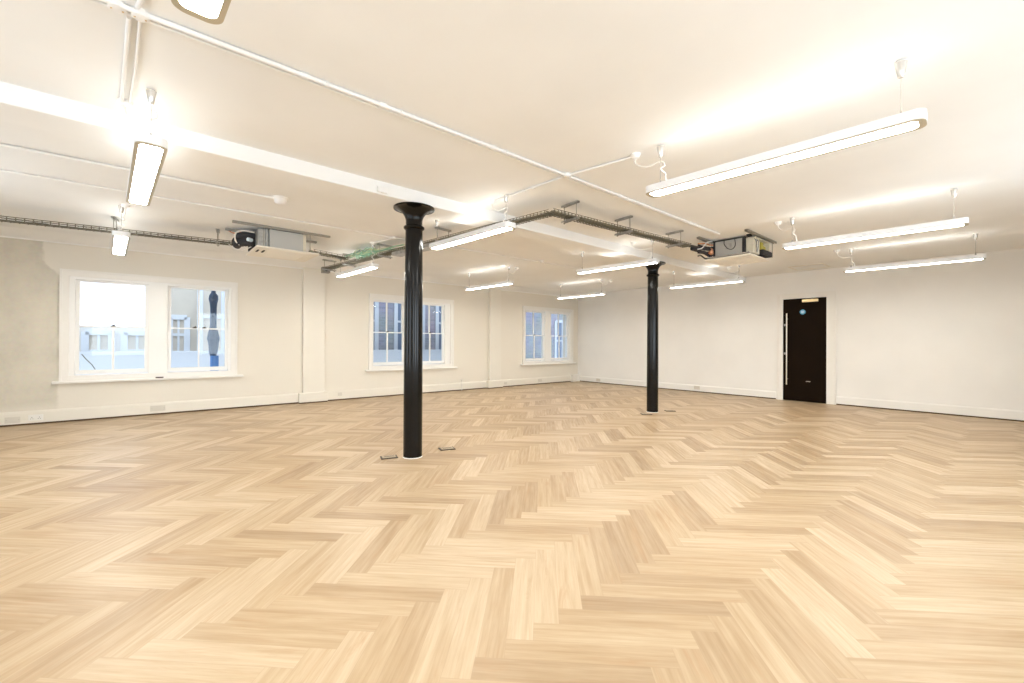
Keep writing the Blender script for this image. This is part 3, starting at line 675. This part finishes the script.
# end box of the tray by the window wall, and loose cables where the trays meet
eb = empty('tray_end_box', (2.66, 8.50, TZ)); MB().box(-.07, .07, -.05, .05, -.06, .05, .004).build('box', M_STRUT, eb); MB().cyl((0, -.05, .0), (0, -.062, .0), .03, 16).build('knockout', M_DARK, eb)
tag(eb, 'dark metal box on the tray end by the window wall', 'box')
rn = random.Random(5)
gc = empty('green_cable_coil', (2.74, 6.9, TZ+.05))
for i in range(10):
    pts = []
    ph = rn.uniform(0, 6.28); rr_ = rn.uniform(.10, .34)
    for k in range(15):
        a = ph+k*.42; pts.append((.16*rr_/.34*math.cos(a)+rn.uniform(-.02, .02), rr_*1.25*math.sin(a)-.1+rn.uniform(-.02, .02), rn.uniform(-.03, .055)))
    MB().tube(smooth_path(pts, 4), .0065, 6).build('cable', M_GREEN if i % 3 else M_PALEG, gc, smooth=True)
tag(gc, 'loose coil of green cables above the tray junction', 'cables')
c2 = cables((2.62, 7.25, TZ+.04), (2.98, 5.80, TZ+.02), 5, .07, 0, [M_GREEN, M_PALEG], 'green cables fanning along the tray left of column', .03, .007, 9)

# ------------------------------------------------------------------ ceiling air conditioners (open cassettes)
def strut(t, x0, x1, y, z=-.002):
    mb = MB(); mb.box(x0, x1, y-.0205, y+.0205, z-.003, z); mb.box(x0, x1, y-.0205, y-.0175, z-.024, z); mb.box(x0, x1, y+.0175, y+.0205, z-.024, z)
    mb.box(x0, x1, y-.0205, y-.009, z-.026, z-.023); mb.box(x0, x1, y+.009, y+.0205, z-.026, z-.023)
    mb.build('strut_channel', M_STRUT, t)
def facia(t, x0, x1, y0, y1, z):
    """white facia: flat frame, four air slots and a central grille"""
    cx, cy = (x0+x1)/2, (y0+y1)/2; hx, hy = (x1-x0)/2, (y1-y0)/2
    p = MB().box(x0, x1, y0, y1, z, z+.028, .010).build('facia_panel', M_FACIA, t)
    g = MB()
    gx, gy = hx*.62, hy*.62; ring_plate(g, [(cx-gx, cy-gy), (cx+gx, cy-gy), (cx+gx, cy+gy), (cx-gx, cy+gy)], [(cx-gx+.012, cy-gy+.012), (cx+gx-.012, cy-gy+.012), (cx+gx-.012, cy+gy-.012), (cx-gx+.012, cy+gy-.012)], z-.003, z+.002)
    k = cy-gy+.03
    while k < cy+gy-.02: g.box(cx-gx+.012, cx+gx-.012, k, k+.010, z-.002, z+.002); k += .026
    g.build('intake_grille', M_FACIA, p)
    for s in (-1, 1):
        MB().box(cx-hx*.6, cx+hx*.6, cy+s*hy*.80-.022, cy+s*hy*.80+.022, z-.004, z+.004, .003).build('louvre', M_FACIA, p)
        MB().box(cx+s*hx*.80-.022, cx+s*hx*.80+.022, cy-hy*.6, cy+hy*.6, z-.004, z+.004, .003).build('louvre', M_FACIA, p)
    return p
# left unit
u = empty('ceiling_air_conditioner', (1.53, 6.76, H), 0)
ux = lambda v: v-1.53
uy = lambda v: v-6.76
strut(u, ux(.87), ux(2.07), uy(6.43)); strut(u, ux(.86), ux(2.03), uy(6.93))
MB().box(ux(1.30), ux(1.72), uy(6.475), uy(7.06), 2.472-H, 2.722-H, .004).build('casing', M_SHEET, u)
MB().box(ux(1.295), ux(1.735), uy(6.468), uy(7.07), 2.465-H, 2.474-H).box(ux(1.30), ux(1.72), uy(6.470), uy(7.065), 2.712-H, 2.722-H).build('casing_flange', M_DARK, u)
MB().box(ux(1.17), ux(1.30), uy(6.52), uy(6.68), 2.478-H, 2.71-H, .003).box(ux(1.255), ux(1.275), uy(6.476), uy(6.53), 2.474-H, 2.715-H).build('side_bracket', M_GALV, u)
MB().box(ux(1.725), ux(1.765), uy(6.50), uy(6.62), 2.49-H, 2.71-H, .003).build('drain_pump_box', M_CREAM, u, label='cream end box')
for x in (1.22, 1.80):
    for y in (6.43, 6.93): MB().cyl((ux(x), uy(y), 2.47-H), (ux(x), uy(y), -.003), .005, 8).build('threaded_rod', M_STRUT, u)
MB().box(ux(1.14), ux(1.30), uy(6.68), uy(7.02), 2.475-H, 2.70-H, .004).build('end_cavity_shade', M_DARK, u, label='black box painted as the shade in the open unit end')  # solid box; its black stands in for shade inside the pipe cavity
for y, z, r in ((6.70, 2.63, .042), (6.74, 2.54, .050), (6.86, 2.58, .045), (6.95, 2.63, .035)):
    MB().tube(smooth_path([(ux(1.18), uy(y), z-H), (ux(1.08), uy(y+.01), z-H+.005), (ux(1.0), uy(y+.05), z-H-.005), (ux(.985), uy(y+.13), z-H-.03)]), r, 12).build('insulated_pipe', M_INSUL, u, smooth=True)
MB().lathe([(.01, -.085), (.06, -.07), (.085, -.03), (.09, 0), (.085, .035), (.055, .07), (.01, .08)], (ux(1.07), uy(6.80), 2.585-H), 18).build('pipe_lagging', M_INSUL, u, smooth=True)
MB().tube(smooth_path([(ux(1.16), uy(6.68), 2.68-H), (ux(1.05), uy(6.70), 2.69-H), (ux(.96), uy(6.74), 2.66-H), (ux(.95), uy(6.76), 2.56-H), (ux(1.0), uy(6.76), 2.50-H)]), .010, 6).build('pale_drain_hose', M_FACIA, u, smooth=True)
MB().cyl((ux(1.13), uy(6.70), 2.575-H), (ux(1.08), uy(6.67), 2.575-H), .026, 14).build('pipe_end', M_SWHITE, u, smooth=True, label='white pipe collar')
MB().box(ux(1.125), ux(1.14), uy(6.69), uy(6.73), 2.60-H, 2.67-H).build('earth_strip', M_YELL, u)
MB().tube(smooth_path([(ux(1.14), uy(6.75), 2.50-H), (ux(1.05), uy(6.85), 2.45-H), (ux(.98), uy(6.98), 2.47-H), (ux(.92), uy(7.1), 2.56-H)]), .006, 6).build('loop_cable', M_WCABLE, u, smooth=True)
MB().tube(smooth_path([(ux(.90), uy(7.0), -.01), (ux(.96), uy(6.95), -.05), (ux(1.02), uy(6.90), -.03), (ux(1.08), uy(6.9), -.09)]), .008, 6).build('copper_tail', M_COPPER, u, smooth=True)
fp = facia(u, ux(1.14), ux(1.93), uy(6.43), uy(7.17), 2.442-H)
MB().box(ux(1.185), ux(1.207), uy(6.60), uy(6.76), 2.436-H, 2.446-H).box(ux(1.25), ux(1.275), uy(6.60), uy(6.76), 2.436-H, 2.446-H).build('vent_slot', M_DARK, fp)
tag(u, 'open ceiling air conditioner above the left wall, grey casing facing out', 'air conditioner', 'ceiling cassette units')
# right unit
u = empty('ceiling_air_conditioner', (6.72, 2.62, H), 0)
ux = lambda v: v-6.72
uy = lambda v: v-2.62
strut(u, ux(6.10), ux(7.20), uy(2.27)); strut(u, ux(6.03), ux(7.16), uy(2.89))
cs = MB().box(ux(6.45), ux(7.02), uy(2.44), uy(2.83), 2.480-H, 2.722-H, .004).build('casing', M_SHEET, u)
MB().box(ux(6.42), ux(7.03), uy(2.36), uy(2.92), 2.470-H, 2.492-H).box(ux(6.44), ux(7.03), uy(2.415), uy(2.86), 2.714-H, 2.724-H).box(ux(6.455), ux(6.48), uy(2.415), uy(2.44), 2.5-H, 2.714-H).build('casing_flange', M_DARK, u)
MB().cyl((ux(6.405), uy(2.34), 2.487-H), (ux(6.405), uy(2.95), 2.487-H), .010, 10).build('base_rail', M_CUP, u, smooth=True)
MB().tube(smooth_path([(ux(6.442), uy(2.70), 2.71-H), (ux(6.43), uy(2.69), 2.65-H), (ux(6.432), uy(2.64), 2.585-H), (ux(6.43), uy(2.58), 2.57-H), (ux(6.432), uy(2.54), 2.62-H), (ux(6.44), uy(2.55), 2.71-H)]), .005, 6).build('black_cable_loop', M_INSUL, u, smooth=True)
MB().box(ux(6.443), ux(6.451), uy(2.60), uy(2.68), 2.58-H, 2.66-H).build('data_plate', M_GALV, u)
# control box with its cover off, facing the camera's right
cbx = MB().box(ux(6.50), ux(7.04), uy(2.425), uy(2.44), 2.49-H, 2.715-H).box(ux(6.50), ux(6.72), uy(2.32), uy(2.43), 2.49-H, 2.70-H, .003).box(ux(6.50), ux(7.06), uy(2.30), uy(2.43), 2.700-H, 2.712-H).box(ux(7.045), ux(7.06), uy(2.30), uy(2.43), 2.56-H, 2.71-H).build('control_box', M_CREAM, u, label='cream control box with open cover')
MB().box(ux(6.74), ux(6.80), uy(2.335), uy(2.42), 2.565-H, 2.68-H, .004).box(ux(6.82), ux(6.90), uy(2.33), uy(2.42), 2.57-H, 2.69-H, .004).box(ux(6.93), ux(7.02), uy(2.34), uy(2.42), 2.575-H, 2.65-H, .004).build('circuit_parts', M_YELL, cbx)
MB().box(ux(6.73), ux(7.10), uy(2.27), uy(2.43), 2.495-H, 2.565-H, .01).build('motor_housing', M_INSUL, u, label='dark motor housing')
for i in range(4):
    rn = random.Random(20+i)
    MB().tube(smooth_path([(ux(6.52+.04*i), uy(2.315), 2.69-H), (ux(6.53+.04*i), uy(2.30), 2.64-H+rn.uniform(-.02, .02)), (ux(6.56+.03*i), uy(2.305), 2.58-H), (ux(6.6), uy(2.31), 2.51-H)]), .004, 6).build('wire', M_WCABLE if i % 2 else M_INSUL, cbx, smooth=True)
for x in (6.47, 7.08):
    for y in (2.27, 2.89): MB().cyl((ux(x), uy(y), 2.49-H), (ux(x), uy(y), -.003), .005, 8).build('threaded_rod', M_STRUT, u)
MB().box(ux(6.40), ux(6.47), uy(2.33), uy(2.38), 2.715-H, 2.738-H).build('fixing_block', M_DARK, u)
MB().tube(smooth_path([(ux(6.46), uy(2.86), 2.60-H), (ux(6.32), uy(2.89), 2.60-H), (ux(6.12), uy(2.93), 2.60-H), (ux(5.80), uy(2.96), 2.598-H)]), .020, 12).build('insulated_pipe', M_INSUL, u, smooth=True)
MB().tube(smooth_path([(ux(6.46), uy(2.90), 2.55-H), (ux(6.34), uy(2.92), 2.55-H), (ux(6.12), uy(2.95), 2.565-H), (ux(6.0), uy(2.97), 2.575-H)]), .024, 12).build('insulated_pipe', M_INSUL, u, smooth=True)
for i in range(7):
    rn = random.Random(40+i); z_ = 2.50+.03*i
    MB().tube(smooth_path([(ux(6.48), uy(2.86), z_-H), (ux(6.40+rn.uniform(-.03, .03)), uy(2.89+rn.uniform(0, .05)), z_-H+rn.uniform(-.03, .03)), (ux(6.27+rn.uniform(-.03, .03)), uy(2.92+rn.uniform(-.04, .04)), z_-H+rn.uniform(-.03, .03)), (ux(6.14), uy(2.94), min(2.66, z_)-H+rn.uniform(-.02, .02))]), .010+.002*(i % 3), 8).build('service_cable', [M_INSUL, M_INSUL, M_COPPER, M_GALV][i % 4], u, smooth=True)
MB().box(ux(6.44), ux(6.56), uy(2.42), uy(2.45), 2.49-H, 2.71-H).build('edge_seal', M_INSUL, u)
MB().box(ux(6.46), ux(6.5), uy(2.83), uy(2.865), 2.49-H, 2.71-H).build('edge_seal', M_INSUL, u)
MB().lathe([(.012, -.05), (.03, -.03), (.034, 0), (.026, .035), (.01, .05)], (ux(6.40), uy(2.87), 2.575-H), 16).build('copper_trap', M_COPPER, u, smooth=True, label='bare copper fitting')
MB().tube(smooth_path([(ux(6.42), uy(2.86), -.01), (ux(6.28), uy(2.88), -.05), (ux(6.18), uy(2.90), -.14), (ux(6.08), uy(2.92), -.17)]), .008, 8).build('white_cable', M_WCABLE, u, smooth=True)
facia(u, ux(6.38), ux(7.09), uy(2.31), uy(2.97), 2.440-H)
tag(u, 'open ceiling air conditioner at upper right with exposed yellow parts', 'air conditioner', 'ceiling cassette units')
# access panel in the ceiling above the door
ap = empty('ceiling_access_panel', (10.0, 2.55, H)); MB().box(-.24, .24, -.26, .26, -.004, .001, .002).build('panel', M_CEIL, ap)
mb = MB(); ring_plate(mb, [(-.27, -.29), (.27, -.29), (.27, .29), (-.27, .29)], [(-.245, -.265), (.245, -.265), (.245, .265), (-.245, .265)], -.008, .0); mb.build('frame', M_FACIA, ap)
tag(ap, 'flush square access panel in the ceiling above the door', 'access panel')

# ------------------------------------------------------------------ outside the windows
def facade(s0, s1, zt, m_, label, wins, d=3.0, pm=None, z0=-2.0):
    t = empty('neighbouring_building', tuple(A((s0+s1)/2, d, 0)), WA); c = (s0+s1)/2
    MB().holes(s0-c, s1-c, z0, zt, 0, .4, [(a-c, b_-c, e, f_) for a, b_, e, f_ in wins]).build('facade', m_, t)
    for a, b_, e, f_ in wins:
        a, b_ = a-c, b_-c
        w = MB().box(a-.06, a+.05, -.03, .1, e, f_).box(b_-.05, b_+.06, -.03, .1, e, f_).box(a, b_, -.03, .1, f_-.06, f_+.05).box(a-.1, b_+.1, -.08, .1, e-.16, e+.03).box(a, b_, -.01, .09, (e+f_)/2-.03, (e+f_)/2+.03).box((a+b_)/2-.02, (a+b_)/2+.02, 0, .09, e, f_).build('window_frame', M_OUTP if pm else M_OUTW, t)
        MB().box(a, b_, .03, .05, e, f_).build('pane', pm or M_OUTG, w)
    return tag(t, label, 'building')
facade(-2.4, 1.75, 1.5, M_RENDER, 'low white rendered building beyond the left window', [(.62, 1.0, .60, 1.38), (1.2, 1.6, .60, 1.38)], 3.0, M_CURT)
facade(1.75, 5.2, 3.3, M_BUFF, 'buff rendered building beyond the left window right half', [(1.95, 2.25, .95, 1.75), (2.5, 2.95, .95, 2.6), (3.8, 4.6, .9, 2.4)], 3.2, M_CURT)
facade(5.2, 10.6, 3.3, M_BRICK, 'grey brick building with white windows beyond the middle window', [(5.7, 6.6, .75, 2.9), (7.2, 8.1, .75, 2.9), (8.6, 9.4, .75, 2.9)], 2.9)
facade(10.6, 17, 3.3, M_BRICK, 'grey brick building beyond the right hand window', [(14.2, 15.0, .5, 2.1)], 3.1)
for a_, b_, m_, l_ in ((-2.4, 4.4, M_OUTP, 'low pale parapet wall outside the left window'), (4.4, 11.3, M_OUTW, 'low pale blue parapet wall outside the middle window')):
    lw = MB().box(a_, b_, 0, .12, -2, .95).box(a_, b_, -.03, .15, .95, .99).build('parapet_wall', m_, None, tuple(A(0, 2.2, 0)), WA)
    tag(lw, l_, 'wall')
struct(MB().box(-6, 20, .34, 9, -2.2, -2.0).build('ground', M_YARD, None, (*AO, 0), WA), 'concrete yard outside the windows', 'ground')
dp = empty('wrapped_downpipe', tuple(A(2.50, .42, 0)), WA)
prof = [(.055, .93), (.085, 1.0), (.10, 1.12), (.125, 1.25), (.11, 1.34), (.085, 1.40), (.068, 1.46), (.07, 1.6), (.074, 1.8), (.085, 1.9), (.098, 1.97), (.085, 2.04), (.05, 2.09), (.045, 2.14), (.05, 2.5)]
mb = MB().lathe([(q*.72, z) for q, z in prof], n=14)
rn = random.Random(3)
for v in mb.bm.verts: v.co.x *= rn.uniform(.85, 1.2); v.co.y *= rn.uniform(.85, 1.15)
mb.build('wrapping', M_PIPE, dp); MB().cyl((.02, 0, -2), (.02, 0, .94), .065, 16).build('lower_pipe', M_PIPEL, dp, smooth=True, label='light blue lower length of the pipe')
tag(dp, 'dark blue wrapped downpipe outside the left window right half', 'pipe')
